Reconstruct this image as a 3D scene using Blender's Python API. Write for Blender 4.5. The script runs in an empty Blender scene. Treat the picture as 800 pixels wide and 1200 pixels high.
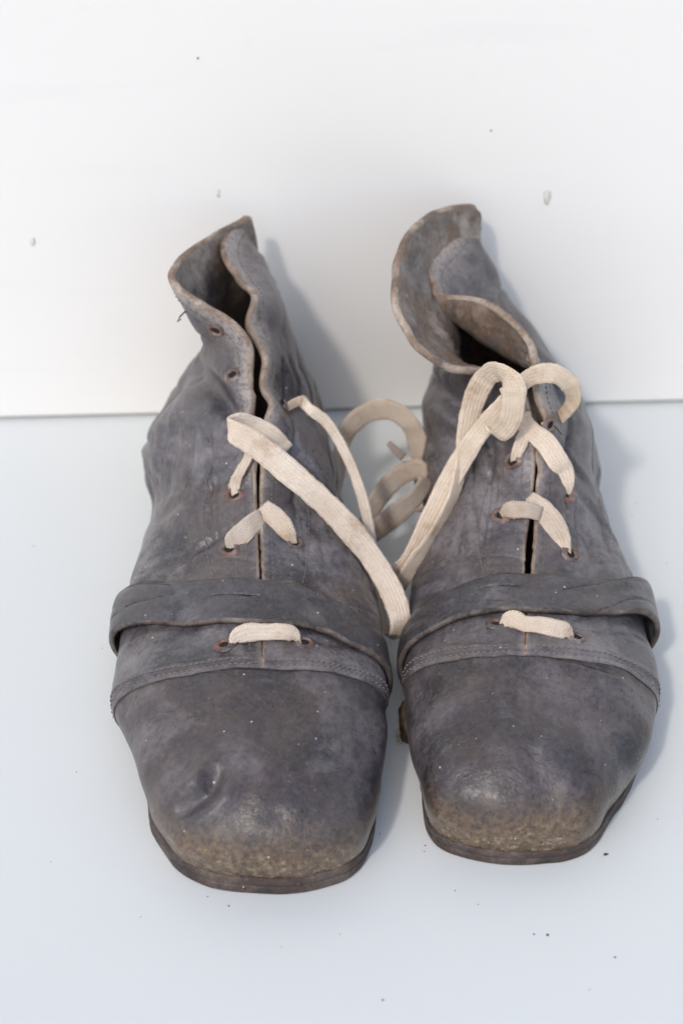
import bpy, math, random
import numpy as np
from mathutils import Vector
R_ = math.radians
sc = bpy.context.scene
COL = sc.collection
# ---------------------------------------------------------------- camera, sky, sun, exposure
cam = bpy.data.cameras.new('camera'); camo = bpy.data.objects.new('camera', cam); COL.objects.link(camo)
camo.location = (0, -0.572, 0.622); camo.rotation_euler = (R_(90-38), 0, 0)
cam.sensor_fit = 'VERTICAL'; cam.sensor_height = 36; cam.sensor_width = 24; cam.lens = 80.7
cam.clip_start = 0.05; cam.clip_end = 50
cam.dof.use_dof = True; cam.dof.focus_distance = 0.875; cam.dof.aperture_fstop = 8.0
sc.camera = camo
SUN_EL, SUN_AZ = 47.0, 206.0          # azimuth clockwise from +Y
w = bpy.data.worlds.new('World'); sc.world = w; w.use_nodes = True
nt = w.node_tree; bg = nt.nodes['Background']
sky = nt.nodes.new('ShaderNodeTexSky'); sky.sky_type = 'NISHITA'; sky.sun_disc = False
sky.sun_elevation = R_(SUN_EL); sky.sun_rotation = R_(SUN_AZ); sky.air_density = 1.0; sky.dust_density = 2.0; sky.ozone_density = 1.0
nt.links.new(sky.outputs[0], bg.inputs[0]); bg.inputs[1].default_value = 0.15
sun = bpy.data.lights.new('sun', 'SUN'); sun.energy = 1.0; sun.angle = R_(4.5); sun.color = (1.0, 0.95, 0.89)
suno = bpy.data.objects.new('sun', sun); COL.objects.link(suno)
sd = Vector((math.sin(R_(SUN_AZ))*math.cos(R_(SUN_EL)), math.cos(R_(SUN_AZ))*math.cos(R_(SUN_EL)), math.sin(R_(SUN_EL))))
suno.rotation_euler = (-sd).to_track_quat('-Z', 'Y').to_euler(); suno.location = sd * 2
vs = sc.view_settings; vs.view_transform = 'Standard'; vs.look = 'None'; vs.gamma = 1; vs.use_curve_mapping = False
vs.exposure = 0.28
sc.cycles.max_bounces = 6; sc.cycles.diffuse_bounces = 3; sc.cycles.glossy_bounces = 2
# ---------------------------------------------------------------- boot surfaces (millimetres, world frame)
# A boot upper is a spline sheet. Stations run 0 (toe tip) .. 14 (back of heel) on either side; each
# station is a line from the sole edge (t=0) up to the centre line, slit or collar edge (t=1).
BOOT = {}
BOOT['A'] = dict(sz=8.0,          # boot on the left of the picture
    T0=[(-28,42,43.5),(-28,44,44),(-28.5,48,45.5),(-29,55,47.8),(-29.5,66,49.5),(-30.5,100,49.5),(-32,128,57),(-33,150,67),(-33,176,85)],
    gap=[0,0,0,0,.5,1.4,1.5,1.8,3.2],
    S={-1:[(-27,-2.2),(-55.3,6.8),(-69.5,29),(-75.5,51),(-82,72),(-83,112),(-82,140),(-79,164),(-77,190)],
        1:[(-27,-2.2),(1.2,5.8),(11,27.5),(12.5,50),(12.5,76),(11,106),(10,134),(4,160),(-3,187)]},
    n=[2.65,2.65,2.6,2.5,2.3,2.1,1.9,1.7,1.65], bulge=[3.6,3.8,4.2,5.5,7.5,8.5,9,9,7.5],
    rear={-1:[[(-75,213,9),(-84,211,30),(-80,207,54),(-56,200,80),(-36.5,190,95)],
              [(-72,235,9),(-79,232,30),(-75,226,55),(-60,218,78),(-52,210,96),(-44,203.5,110)],
              [(-67,252,9),(-72,250,30),(-69,242,58),(-58,229,80),(-61,217,103),(-68,214.5,122)],
              [(-58,268,9),(-62,268,30),(-60,262,60),(-55,246,85),(-61,236,105),(-68.5,231,123)],
              [(-50,275,9),(-52,279,30),(-51,274,60),(-48,264,88),(-50,261,105),(-54,260,119)],
              [(-42,277,9),(-42,284,30),(-40,282,60),(-37,277,88),(-37.5,278,105),(-40,279,116.5)]],
           1:[[(-9,212,9),(-3,212,30),(-8,206,58),(-22,198,80),(-29,190,93)],
              [(-11,235,9),(-6,235,30),(-10,230,55),(-20,224,80),(-27,218,95),(-34.5,212,103)],
              [(-14,254,9),(-9,252,35),(-14,250,58),(-21,246,80),(-28,240,100),(-36.5,230,113)],
              [(-24,268,9),(-17,266,35),(-20,263,60),(-25,260,85),(-33,255,105),(-47,250,117.5)],
              [(-33,275,9),(-29,276,35),(-29,273,60),(-29,272,88),(-33,269,104),(-46.5,266,117.5)],
              [(-42,277,9),(-42,284,30),(-40,282,60),(-37,277,88),(-37.5,278,105),(-40,279,116.5)]]},
    creases=[], waves=[])
BOOT['B'] = dict(sz=6.8,          # boot on the right of the picture
    T0=[(65,54,43.5),(65.2,56,44.2),(66,59,45.8),(67,64,47.6),(68.5,73,49.5),(71.5,106,50),(74,132,54),(76.5,152,65),(78,172,77)],
    gap=[0,0,0,0,.5,1.5,2.6,1.7,2.2],
    S={-1:[(61,13.8),(36.8,20.8),(30.5,42),(28.5,62),(27.5,86),(28,115),(31,142),(35,166),(38,190)],
        1:[(61,13.8),(89,18.8),(104.5,42),(113.5,61),(117.5,77),(117.5,122),(117,150),(111,174),(107,196)]},
    n=[2.65,2.65,2.6,2.5,2.3,2.1,1.9,1.7,1.65], bulge=[3.6,3.8,4.2,5.5,6.5,6,6,6,6],
    rear={-1:[[(38,215,9),(35,215,30),(40,210,60),(58,200,80),(69,190,90)],
              [(39,236,9),(35,234,30),(38,228,55),(47,216,78),(47,203,91),(42,190,99.5)],
              [(42,256,9),(38,254,30),(40,248,58),(46,234,82),(36,217,98),(22.5,203,113)],
              [(50,273,9),(46,272,30),(46,266,60),(47,254,86),(35,242,104),(21.5,231,125)],
              [(58,281,9),(56,284,30),(55,280,60),(51,272,88),(42,268,106),(34,265,125)],
              [(67,284,9),(67,292,30),(66,290,60),(62,286,88),(58,286,104),(55,288,116.5)]],
           1:[[(104,218,9),(109,216,30),(106,208,55),(95,196,74),(82,186,90)],
              [(102,238,9),(104,236,30),(101,230,55),(95,218,76),(81,205,91),(70,217,108)],
              [(99,256,9),(99,255,35),(96,250,58),(85,246,74),(60,231,87),(45,238,105)],
              [(91,271,9),(90,270,35),(87,268,58),(76,264,80),(55,251,96),(38,250.5,110)],
              [(80,279,9),(79,282,35),(77,280,58),(70,277,84),(62,274,99),(50,274,111)],
              [(67,284,9),(67,292,30),(66,290,60),(62,286,88),(58,286,104),(55,288,116.5)]]},
    creases=[], waves=[])
NS, KR, SUB, TN = 15, 25, 36, 89      # stations, spline rows, dense steps per station, dense rows

def cr_tangents(P, u):
    m = np.zeros_like(P)
    du = np.diff(u); d = np.diff(P, axis=0) / du[:, None]
    m[1:-1] = (d[:-1] * du[1:, None] + d[1:] * du[:-1, None]) / (du[1:] + du[:-1])[:, None]
    m[0], m[-1] = d[0], d[-1]
    return m
def hermite(P, u, x, m=None):
    """Cubic through points P (n,d) at knots u, evaluated at x."""
    P = np.asarray(P, float); u = np.asarray(u, float); x = np.asarray(x, float)
    if m is None: m = cr_tangents(P, u)
    i = np.clip(np.searchsorted(u, x, 'right') - 1, 0, len(u) - 2)
    h = (u[i+1] - u[i]); s = (x - u[i]) / h
    h = h[:, None]; s = s[:, None]
    return ((2*s**3-3*s**2+1)*P[i] + (s**3-2*s**2+s)*h*m[i] + (-2*s**3+3*s**2)*P[i+1] + (s**3-s**2)*h*m[i+1])
def chord(P):
    P = np.asarray(P, float)
    return np.concatenate([[0], np.cumsum(np.sqrt(np.linalg.norm(np.diff(P, axis=0), axis=1)) + 1e-6)])
def station_profile(B, side, i):
    if i < 9:
        S = np.array(list(B['S'][side][i]) + [B['sz']]); T = np.array(B['T0'][i], float)
        T[0] += side * B['gap'][i]
        e = 2.0 / B['n'][i]
        th = np.linspace(0, np.pi/2, 60)
        h = 1 - np.cos(th)**e; v = np.sin(th)**e
        P = S[None] + np.stack([(T-S)[0]*h, (T-S)[1]*(1-(1-h)**(2 if i > 1 else 1)), (T-S)[2]*v], 1)
        out = (S - T)[:2]; out = out / np.linalg.norm(out)
        w = np.sin(np.pi * np.clip(v / .9, 0, 1))
        P[:, :2] += out[None] * (B['bulge'][i] * w)[:, None]
    else:
        C = np.array(B['rear'][side][i-9], float); C[0, 2] = B['sz']
        u = chord(C); P = hermite(C, u, np.linspace(0, u[-1], 60))
    L = np.concatenate([[0], np.cumsum(np.linalg.norm(np.diff(P, axis=0), axis=1))])
    tt = np.linspace(0, L[-1], KR)
    return np.stack([np.interp(tt, L, P[:, k]) for k in range(3)], 1)
def seg_dist(Q, A, Bp):
    d = Bp - A; s = np.clip(((Q - A) @ d) / (d @ d), 0, 1)
    return np.linalg.norm(Q - (A + s[..., None] * d), axis=-1), s
def smoothstep(a, b, x):
    s = np.clip((x - a) / (b - a), 0, 1); return s*s*(3-2*s)
def vnoise(Q, scale, seed):
    """cheap smooth noise: sum of random plane waves"""
    r = np.random.RandomState(seed); o = np.zeros(Q.shape[:-1])
    for _ in range(14):
        k = r.normal(size=3); k = k / np.linalg.norm(k) * r.uniform(.6, 1.5) * 2*np.pi / scale
        o += np.sin(Q @ k + r.uniform(0, 6.28))
    return o / 3.7
def grid_normals(G, side):
    da = np.gradient(G, axis=0); dt = np.gradient(G, axis=1)
    n = np.cross(da, dt) * side
    return n / (np.linalg.norm(n, axis=-1, keepdims=True) + 1e-9)
def build_surface(B):
    prof = {s: [station_profile(B, s, i) for i in range(NS)] for s in (-1, 1)}
    # average station spacing, shared by both sides
    mid = [np.array([np.linalg.norm((prof[s][i+1]-prof[s][i]), axis=1).mean() for i in range(NS-1)]) for s in (-1, 1)]
    du = (mid[0] + mid[1]) / 2
    ua = np.concatenate([[0], np.cumsum(du)])
    B['ua'] = ua
    ring = [prof[-1][i] for i in range(NS-1, 0, -1)] + [prof[1][i] for i in range(NS)]
    uu = np.concatenate([-ua[:0:-1], ua])
    # wrap round the heel so the back is smooth
    ring = [prof[1][NS-3], prof[1][NS-2]] + ring + [prof[-1][NS-2], prof[-1][NS-3]]
    uu = np.concatenate([[uu[0]-(ua[-1]-ua[-3]), uu[0]-(ua[-1]-ua[-2])], uu, [uu[-1]+(ua[-1]-ua[-2]), uu[-1]+(ua[-1]-ua[-3])]])
    ring = np.array(ring)
    a = np.linspace(0, NS-1, (NS-1)*SUB+1); xa = np.interp(a, np.arange(NS), ua)
    tt = np.linspace(0, 1, TN)
    G = {}
    for s in (-1, 1):
        rows = hermite(ring.reshape(len(ring), -1), uu, s*xa).reshape(len(a), KR, 3)
        k = np.linspace(0, 1, KR)
        g = hermite(np.moveaxis(rows, 1, 0).reshape(KR, -1), k, tt).reshape(TN, len(a), 3)
        G[s] = np.moveaxis(g, 0, 1)
    avg = (G[-1][:4*SUB+1, -1] + G[1][:4*SUB+1, -1]) / 2
    for s in (-1, 1): G[s][:4*SUB+1, -1] = avg
    A2, T2 = np.meshgrid(a, tt, indexing='ij')
    for s in (-1, 1):
        N = grid_normals(G[s], s); g = G[s]
        off = np.zeros(g.shape[:2])
        for (pts, w, dep) in B['creases']:
            pts = np.array(pts, float); L = len(pts)
            best = np.full(g.shape[:2], 1e9); sp = np.zeros(g.shape[:2])
            for j in range(L-1):
                d, q = seg_dist(g, pts[j], pts[j+1])
                m = d < best; best[m] = d[m]; sp[m] = ((j + q) / (L-1))[m]
            fade = np.sin(np.pi * np.clip(sp, .02, .98))**.6; w = w*.68
            off += 1.25*dep * fade * (np.exp(-(best/w)**2) - .45*np.exp(-((best-1.7*w)/w)**2))
        # sagging, pulled creases round the ankle, small creases over the ball, two raised rows at the toe seam
        uv = np.stack([A2*14, T2*90, np.full_like(A2, 40.0*s)], -1)
        off += vnoise(g, 38, 3) * .75 + vnoise(g, 17, 5) * .25
        mk = smoothstep(5.6, 7, A2)*(1-smoothstep(12.5, 14, A2))*smoothstep(.05, .2, T2)*(1-smoothstep(.8, .93, T2))
        for (sa, st_, amp, seed) in ((70, 17, 1.1, 21), (90, 26, 1.9, 27)):
            q = vnoise(uv*np.array([26/sa, 26/st_, 1]) + s*7, 26, seed)
            off += mk*amp*(.18*q - np.clip(1-np.abs(q)*2.4, 0, 1)**2 + .12)
        mk = smoothstep(4.2, 4.5, A2)*(1-smoothstep(6, 6.6, A2))*smoothstep(.1, .3, T2)
        q = vnoise(uv*np.array([26/6.5, 26/55, 1]), 26, 41)
        off += mk*.6*(.3*q - np.clip(1-np.abs(q)*2, 0, 1)**2)
        off += (.5*np.exp(-((A2-4.05)/.035)**2) + .5*np.exp(-((A2-4.19)/.035)**2) - .35*np.exp(-((A2-4.12)/.03)**2))*smoothstep(0, .05, T2)
        mk = (1-smoothstep(3.4, 4, A2))*smoothstep(.3, .65, T2)
        off += mk*(vnoise(g, 26, 51)*.3 + vnoise(g, 11, 52)*.1)
        G[s] = g + N * off[..., None]
        for (sd, a0, a1, amp, fr, ph) in B['waves']:
            if sd != s: continue
            wv = amp*np.sin((A2-a0)*fr*2*np.pi+ph)*smoothstep(a0, a0+.4, A2)*(1-smoothstep(a1-.4, a1, A2))*T2**10
            G[s][..., 0] += wv * .8; G[s] += N * (wv*.5)[..., None]
    avg = (G[-1][:4*SUB+1, -1] + G[1][:4*SUB+1, -1]) / 2
    avg0 = (G[-1][0] + G[1][0]) / 2; avgN = (G[-1][-1] + G[1][-1]) / 2
    for s in (-1, 1):
        G[s][:4*SUB+1, -1] = avg; G[s][0] = avg0; G[s][-1] = avgN
    B['G'] = G
    B['N'] = {s: grid_normals(G[s], s) for s in (-1, 1)}
    for arr in (B['N'],):
        c = (arr[-1][:4*SUB+1, -2] + arr[1][:4*SUB+1, -2])/2
        c[:int(.8*SUB)] = c[int(.8*SUB)]
        c /= np.linalg.norm(c, axis=-1, keepdims=True)
        for s in (-1, 1): arr[s][:4*SUB+1, -1] = c
    return B
def ev(B, s, a, t, field='G'):
    """bilinear lookup of the dense sheet at station a, height t (arrays)"""
    g = B[field][s]
    a = np.clip(np.asarray(a, float)*SUB, 0, g.shape[0]-1.001); t = np.clip(np.asarray(t, float)*(TN-1), 0, TN-1.001)
    i = a.astype(int); j = t.astype(int); fa = (a-i)[..., None]; ft = (t-j)[..., None]
    return (g[i, j]*(1-fa)*(1-ft) + g[i+1, j]*fa*(1-ft) + g[i, j+1]*(1-fa)*ft + g[i+1, j+1]*fa*ft)
LACES = {
 'A': [
  ('bar', 2.6, [(-42.0, 78.4, 47.9, 0.0, 1.48, 1.89), (-40.4, 81.5, 50.9, 0.0, 1.97, 2.52), (-35.7, 83.2, 52.2, 0.12, 2.15, 2.76), (-28.9, 84.0, 51.9, -0.11, 1.97, 2.52), (-21.0, 84.5, 51.4, 0.0, 2.03, 2.6), (-17.8, 84.7, 49.5, 0.0, 1.85, 2.36), (-16.0, 82.9, 46.2, 0.0, 1.48, 1.89)]),
  ('cross_l', 1.3, [(-43.7, 129.5, 54.9, -1.29, 0.94, 1.21), (-42.6, 130.5, 57.9, -2.29, 1.23, 3.2), (-37.9, 133.9, 61.0, -2.07, 3.34, 2.32), (-34.2, 137.1, 62.5, -1.57, 1.92, 3.44), (-30.9, 140.5, 63.0, -1.11, 2.11, 2.7)]),
  ('cross_r', 1.5, [(-31.0, 144.6, 65.4, 2.28, 1.56, 1.99), (-28.9, 141.8, 64.6, 2.78, 1.77, 2.27), (-24.3, 138.7, 61.9, 2.88, 1.71, 2.19), (-20.9, 135.3, 58.7, 2.52, 1.21, 1.55), (-18.8, 134.8, 54.1, 1.21, 0.43, 0.55)]),
  ('up_l', 1.6, [(-42.3, 151.5, 64.9, 1.58, 0.17, 0.22), (-41.7, 154.2, 70.5, 2.44, 0.55, 0.7), (-39.1, 156.7, 75.0, 2.69, 0.67, 0.86), (-36.3, 160.5, 79.4, 2.63, 0.75, 0.97), (-36.2, 166.4, 81.2, 2.36, 0.68, 0.87)]),
  ('up_l2', 1.2, [(-44.3, 152.9, 65.3, 0.89, 0.1, 0.12), (-43.4, 155.5, 69.6, 1.13, 0.25, 0.32), (-40.1, 159.2, 74.7, 1.13, 0.25, 0.32)]),
  ('loop', 1.5, [(-21.9, 167.8, 75.5, 1.97, 1.55, 1.99), (-27.1, 168.3, 82.6, 1.95, 1.71, 2.19), (-35.0, 169.0, 87.0, 1.69, 1.96, 2.5), (-40.9, 167.0, 90.1, 0.66, 1.52, 3.56), (-44.5, 163.0, 90.5, -0.31, 0.63, 4.06), (-42.4, 160.0, 90.2, 1.44, 1.64, 3.73), (-34.3, 158.0, 85.8, 3.02, 2.38, 3.04), (-20.3, 153.5, 74.9, 3.35, 2.29, 2.93), (-5.8, 149.5, 61.7, 3.54, 2.18, 2.79), (6.1, 145.0, 48.8, 3.86, 1.86, 2.38), (15.1, 139.0, 37.4, 4.24, 1.39, 1.78), (20.9, 132.0, 29.0, 4.47, 1.29, 0.84), (23.2, 124.0, 24.6, 4.38, 1.42, -0.62), (21.9, 123.0, 17.8, 2.36, 2.08, -3.02), (19.0, 128.0, 12.1, 1.38, 2.6, -3.5), (16.3, 135.0, 16.1, 1.59, 2.59, -2.2), (13.5, 142.0, 24.7, 1.68, 2.19, -1.41), (12.1, 148.0, 35.4, 1.86, 1.5, -0.67)]),
  ('thin', 2.2, [(12.8, 147.0, 31.7, 1.94, 0.77, 0.01), (10.7, 158.0, 46.4, 2.11, 0.77, 0.17), (6.6, 168.0, 57.9, 2.04, 0.9, 0.34), (0.7, 176.0, 69.6, 1.94, 1.03, 0.51), (-5.9, 181.0, 79.6, 1.63, 1.22, 0.91), (-13.4, 183.0, 85.4, 0.79, 1.57, 1.52), (-17.1, 199.0, 77.4, 0.08, 1.59, 1.55), (-24.4, 187.8, 80.4, -0.55, 0.93, 1.18)]),
 ],
 'B': [
  ('bar', 2.4, [(61.1, 90.8, 48.3, 0.0, 1.48, 1.89), (62.9, 90.7, 52.1, 0.11, 1.97, 2.52), (65.8, 89.5, 53.4, 0.59, 2.06, 2.64), (69.2, 87.5, 53.1, 0.3, 1.78, 2.27), (75.6, 86.6, 53.0, 0.57, 2.0, 2.56), (81.9, 86.0, 51.6, 0.5, 2.19, 2.81), (85.3, 86.5, 49.9, 0.28, 1.96, 2.51), (87.1, 85.5, 46.5, 0.0, 1.35, 1.73)]),
  ('cross_l', 1.8, [(63.8, 146.9, 57.9, 0.0, 1.23, 1.58), (65.6, 146.3, 61.5, 0.12, 2.09, 2.68), (68.9, 144.8, 63.1, 0.0, 2.22, 2.84), (73.5, 144.0, 63.6, 0.0, 2.15, 2.76), (78.6, 144.5, 61.2, 0.0, 1.97, 2.52)]),
  ('cross_r', 1.4, [(74.7, 151.2, 65.1, 2.1, 0.94, 1.2), (78.8, 146.2, 63.5, 3.24, 1.45, 1.85), (83.4, 141.4, 59.7, 3.56, 1.59, 2.04), (86.8, 137.8, 55.3, 3.15, 1.31, 1.67), (88.5, 134.0, 52.5, 2.12, 0.69, 0.89), (89.8, 132.4, 49.6, 0.91, 0.26, 0.33)]),
  ('up_r', 1.4, [(73.7, 180.7, 84.6, 2.41, 0.6, 0.77), (74.4, 174.0, 82.7, 3.42, 1.03, 1.31), (81.6, 168.0, 78.8, 3.73, 1.55, 1.98), (86.2, 163.6, 73.4, 3.73, 1.55, 1.98), (89.6, 162.8, 67.3, 3.51, 1.05, 1.35), (90.5, 160.5, 63.2, 2.85, 0.57, 0.73), (90.3, 160.0, 58.8, 1.96, 0.26, 0.33)]),
  ('up_l', 1.5, [(69.2, 166.8, 70.1, 1.5, -0.34, -0.43), (70.2, 166.6, 74.9, 2.32, -0.58, -0.74), (72.0, 169.2, 78.8, 2.57, -0.51, -0.66), (74.6, 174.5, 81.9, 2.36, -0.26, -0.33)]),
  ('strand_a', 1.4, [(21.6, 152.0, 24.5, 2.06, 0.07, -3.16), (27.1, 153.0, 31.3, 1.95, -0.53, -3.12), (34.8, 162.0, 42.4, 2.91, -0.72, -2.54), (44.3, 170.0, 59.9, 3.47, -1.67, -2.13), (53.6, 174.0, 76.6, 2.97, -1.65, -2.11), (63.1, 177.0, 89.6, 2.4, -0.69, -2.51), (70.7, 180.0, 98.4, 1.84, -0.43, -2.99), (77.3, 180.0, 103.7, 1.11, -1.16, -3.44), (84.7, 180.0, 104.1, -0.68, -1.58, -3.64), (91.3, 181.0, 97.7, -2.76, 0.15, -3.05), (93.0, 183.0, 88.8, -2.69, 2.61, -2.34), (90.5, 185.0, 81.4, -2.8, 2.83, -1.26), (86.7, 186.0, 76.9, -2.77, 2.56, 0.03), (82.0, 176.8, 80.3, -1.99, 1.82, 0.7)]),
  ('strand_b', 1.4, [(23.7, 149.0, 18.8, 1.93, 0.56, -3.35), (28.5, 151.0, 29.4, 2.06, 0.85, -3.78), (36.5, 158.0, 39.3, 1.41, 1.72, -3.48), (43.7, 165.0, 50.6, 1.61, 1.66, -3.56), (48.7, 172.0, 64.8, 2.6, 1.05, -2.72), (50.6, 178.0, 77.5, 3.86, 0.54, -1.74), (53.3, 181.0, 91.8, 4.27, -0.27, -1.97), (57.6, 179.0, 103.6, 2.83, -0.5, -3.89), (62.3, 172.0, 110.4, 0.75, 0.59, -4.93), (66.5, 167.0, 108.6, -4.13, 1.44, -3.03), (67.4, 165.0, 99.4, -4.9, 0.89, -0.48), (65.8, 165.0, 90.3, -4.85, 1.05, 0.04), (61.8, 167.0, 84.3, -3.98, 2.2, 1.2), (58.0, 172.0, 84.0, -3.22, 2.45, 1.51)]),
  ('pile_arch', 1.3, [(-5.8, 196.0, 17.4, 2.35, 2.1, -0.56), (-2.6, 212.0, 25.7, 3.33, 2.01, -0.67), (0.0, 222.0, 35.2, 3.67, 2.18, -0.46), (3.7, 226.0, 44.5, 3.06, -0.01, -3.26), (11.0, 228.0, 50.7, 1.77, -0.77, -4.23), (20.1, 228.0, 52.5, -0.37, -1.0, -4.53), (28.5, 226.0, 47.7, -2.7, -0.8, -3.46), (33.4, 222.0, 36.5, -3.95, 0.3, -2.06), (35.2, 214.0, 25.6, -4.0, 1.66, -1.12), (33.7, 205.0, 14.9, -3.94, 2.0, -0.68)]),
  ('pile_mid', 1.3, [(9.0, 186.0, 17.0, 1.8, -0.34, -3.69), (11.9, 193.0, 22.9, 2.29, -0.44, -3.81), (18.1, 200.0, 30.3, 2.83, -0.89, -3.58), (25.3, 204.0, 35.9, 1.19, -1.55, -4.42), (32.5, 204.0, 38.2, -1.14, -1.04, -4.58), (37.1, 200.0, 34.4, -3.06, -0.01, -3.26)]),
  ('pile_low', 1.3, [(4.3, 178.0, 17.9, 1.3, 0.98, -3.62), (11.5, 181.0, 21.0, 0.98, -0.68, -4.12), (18.6, 184.0, 25.9, 1.65, -1.33, -4.14), (25.0, 187.0, 30.4, 2.52, -1.04, -3.76), (31.1, 190.0, 34.8, 2.76, 0.47, -3.3), (35.7, 194.0, 41.7, 2.25, 1.56, -2.87)]),
  ('pile_tip', 1.0, [(19.7, 205.0, 51.8, 0.6, 0.96, 0.57), (22.6, 204.0, 48.9, 0.92, 1.12, 0.79), (26.2, 203.0, 45.7, 1.16, 1.16, 0.84)]),
 ],
}
EYELETS = {
 'A': [(-1, 4.42, 0.841, 0), (1, 4.50, 0.795, 0), (-1, 6.03, 0.875, 0), (1, 6.25, 0.830, 0), (-1, 7.03, 0.909, 0), (1, 8.75, 0.841, 0), (-1, 10.19, 0.932, 0), (-1, 9.17, 0.932, 0), ],
 'B': [(-1, 4.56, 0.864, 0), (1, 4.39, 0.761, 0), (-1, 6.69, 0.864, 0), (1, 5.94, 0.807, 0), (-1, 7.69, 0.909, 0), (1, 7.19, 0.807, 0), (1, 8.39, 1.000, 0), (1, 9.75, .9, 1), (-1, 9.55, .9, 1), ],
}
CREASES = {
 'A': [
  ([(-60.3, 231.6, 72.8), (-53.3, 202.8, 82.2), (-46.5, 185.0, 84.7), (-36.5, 173.7, 85.6)], 7, -5.5),
  ([(-62.4, 227.0, 70.7), (-55.8, 192.9, 77.4), (-47.2, 173.9, 78.7)], 6, -1.8),
  ([(-69.5, 213.5, 67.0), (-73.4, 196.1, 58.1), (-77.3, 185.7, 38.9)], 4, -0.9),
  ([(-63.9, 222.6, 69.5), (-68.8, 191.5, 61.5), (-73.4, 166.3, 45.1)], 4, -0.7),
  ([(-37.5, 160.1, 74.0), (-55.1, 156.9, 61.3), (-76.8, 166.4, 40.0)], 4, -0.9),
  ([(-34.2, 139.7, 61.9), (-53.6, 134.8, 52.5), (-78.5, 132.5, 36.9)], 3.5, -0.7),
  ([(-45.4, 138.0, 58.5), (-61.1, 132.7, 48.0), (-75.9, 124.4, 39.0)], 3, -0.6),
  ([(-42.4, 23.6, 41.5), (-49.1, 13.1, 37.1), (-60.4, 11.2, 26.7)], 6, -3.8),
  ([(-24.9, 219.8, 93.1), (-17.7, 213.2, 76.1), (-8.6, 189.4, 62.8)], 4, -0.8),
  ([(-24.3, 174.9, 81.7), (-13.7, 171.6, 65.6), (0.3, 160.1, 45.5)], 4, -0.7),
  ([(-15.7, 37.0, 43.6), (-3.0, 24.1, 39.1), (-5.7, 5.6, 31.4)], 8, -0.9),
  ([(-81.4, 81.8, 32.5), (-58.3, 77.7, 44.1), (-32.4, 73.3, 49.7)], 3, -0.5),
  ([(-22.2, 72.7, 49.2), (-3.5, 75.8, 44.6), (13.0, 82.0, 32.4)], 3, -0.5),
 ],
 'B': [
  ([(37.6, 246.6, 54.5), (45.9, 209.7, 69.8), (61.0, 188.3, 72.5)], 7, -4),
  ([(38.4, 220.3, 57.8), (49.5, 190.6, 61.7), (64.0, 172.1, 70.9)], 5, -1.5),
  ([(85.8, 174.2, 74.2), (101.2, 173.8, 52.5)], 3.5, -1.0),
  ([(89.1, 163.4, 64.5), (104.5, 164.1, 44.6), (114.3, 154.9, 32.1)], 3, -0.8),
  ([(92.2, 156.0, 57.2), (99.0, 143.1, 45.8), (101.3, 129.9, 43.4)], 4, -0.8),
  ([(45.6, 172.5, 49.0), (55.1, 169.8, 59.8), (68.5, 160.3, 67.2)], 3, -0.5),
  ([(37.9, 153.0, 38.0), (47.4, 138.7, 45.4), (60.1, 126.3, 51.2)], 3, -0.5),
  ([(86.8, 233.1, 75.2), (93.7, 187.9, 72.4)], 4, -0.7),
  ([(37.7, 48.6, 37.1), (62.8, 47.7, 44.4), (91.5, 46.7, 38.5)], 9, -0.9),
  ([(26.7, 96.3, 28.6), (45.8, 86.4, 45.2), (64.1, 79.3, 50.9)], 2.5, -0.6),
  ([(76.5, 74.4, 49.9), (96.3, 72.8, 45.0), (116.8, 72.8, 29.9)], 2.5, -0.6),
 ],
}
WAVES = {'A': [(-1, 7.2, 10.6, 1.7, .85, 0.6), (1, 7.2, 11.5, 1.6, .8, 2.4)], 'B': [(-1, 8.6, 11.5, .9, .9, 0), (1, 7.2, 11.5, 1.5, .9, 1.0)]}
FLOOR_SPECKS = [((97.4, 18.3, 0.0), 1.0), ((73.2, -20.7, 0.0), 0.7), ((68.4, -20.3, 0.0), 0.5), ((41.2, 0.5, 0.0), 0.4), ((-40.6, -6.9, 0.0), 0.45), ((-48.5, -2.4, 0.0), 0.35), ((14.2, -50.2, 0.0), 0.5), ((96.3, -31.0, 0.0), 0.5), ((86.0, -45.6, 0.0), 0.3), ((31.0, 23.0, 0.0), 0.35), ((30.6, 20.0, 0.0), 0.3), ((14.3, 29.1, 0.0), 0.35), ((-101.7, 61.6, 0.0), 0.3), ((-106.9, 14.8, 0.0), 0.3), ((-72.0, -12.2, 0.0), 0.3), ((115.2, 82.0, 0.0), 0.35), ((49.3, -6.1, 0.0), 0.3), ((-21.2, -26.2, 0.0), 0.25), ((-0.6, -20.3, 0.0), 0.3), ((118.6, 36.6, 0.0), 0.3), ((-97.7, 133.4, 0.0), 0.3), ((-132.7, 200.2, 0.0), 0.35), ((130.2, 230.3, 0.0), 0.3), ((138.8, 188.5, 0.0), 0.3)]
WALL_SPECKS = [((-59.7, 297.2, 182.7), 0.45), ((63.9, 302.5, 145.9), 0.4)]
WALL_CHIPS = [((89.9, 303.7, 112.6), 1.7, 'pale oblong paint chip on the wall above the right boot'), ((-135.1, 294.0, 95.5), 1.1, 'small faint paint chip on the wall at the far left'), ((-53.3, 297.5, 118.3), 0.9, 'tiny faint paint chip on the wall above the left boot')]
THREADS = [(-1, [(-59.6, 213.5, 113.0), (-63.8, 213.5, 111.3), (-65.6, 213.0, 109.6), (-66.7, 212.5, 107.4), (-65.2, 212.0, 109.0)], 'A', (-32, 140, 0)), (1, [(85.1, 177.0, 81.2), (86.5, 176.5, 79.9), (88.4, 176.0, 77.3)], 'B', (70, 155, 0))]
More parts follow.
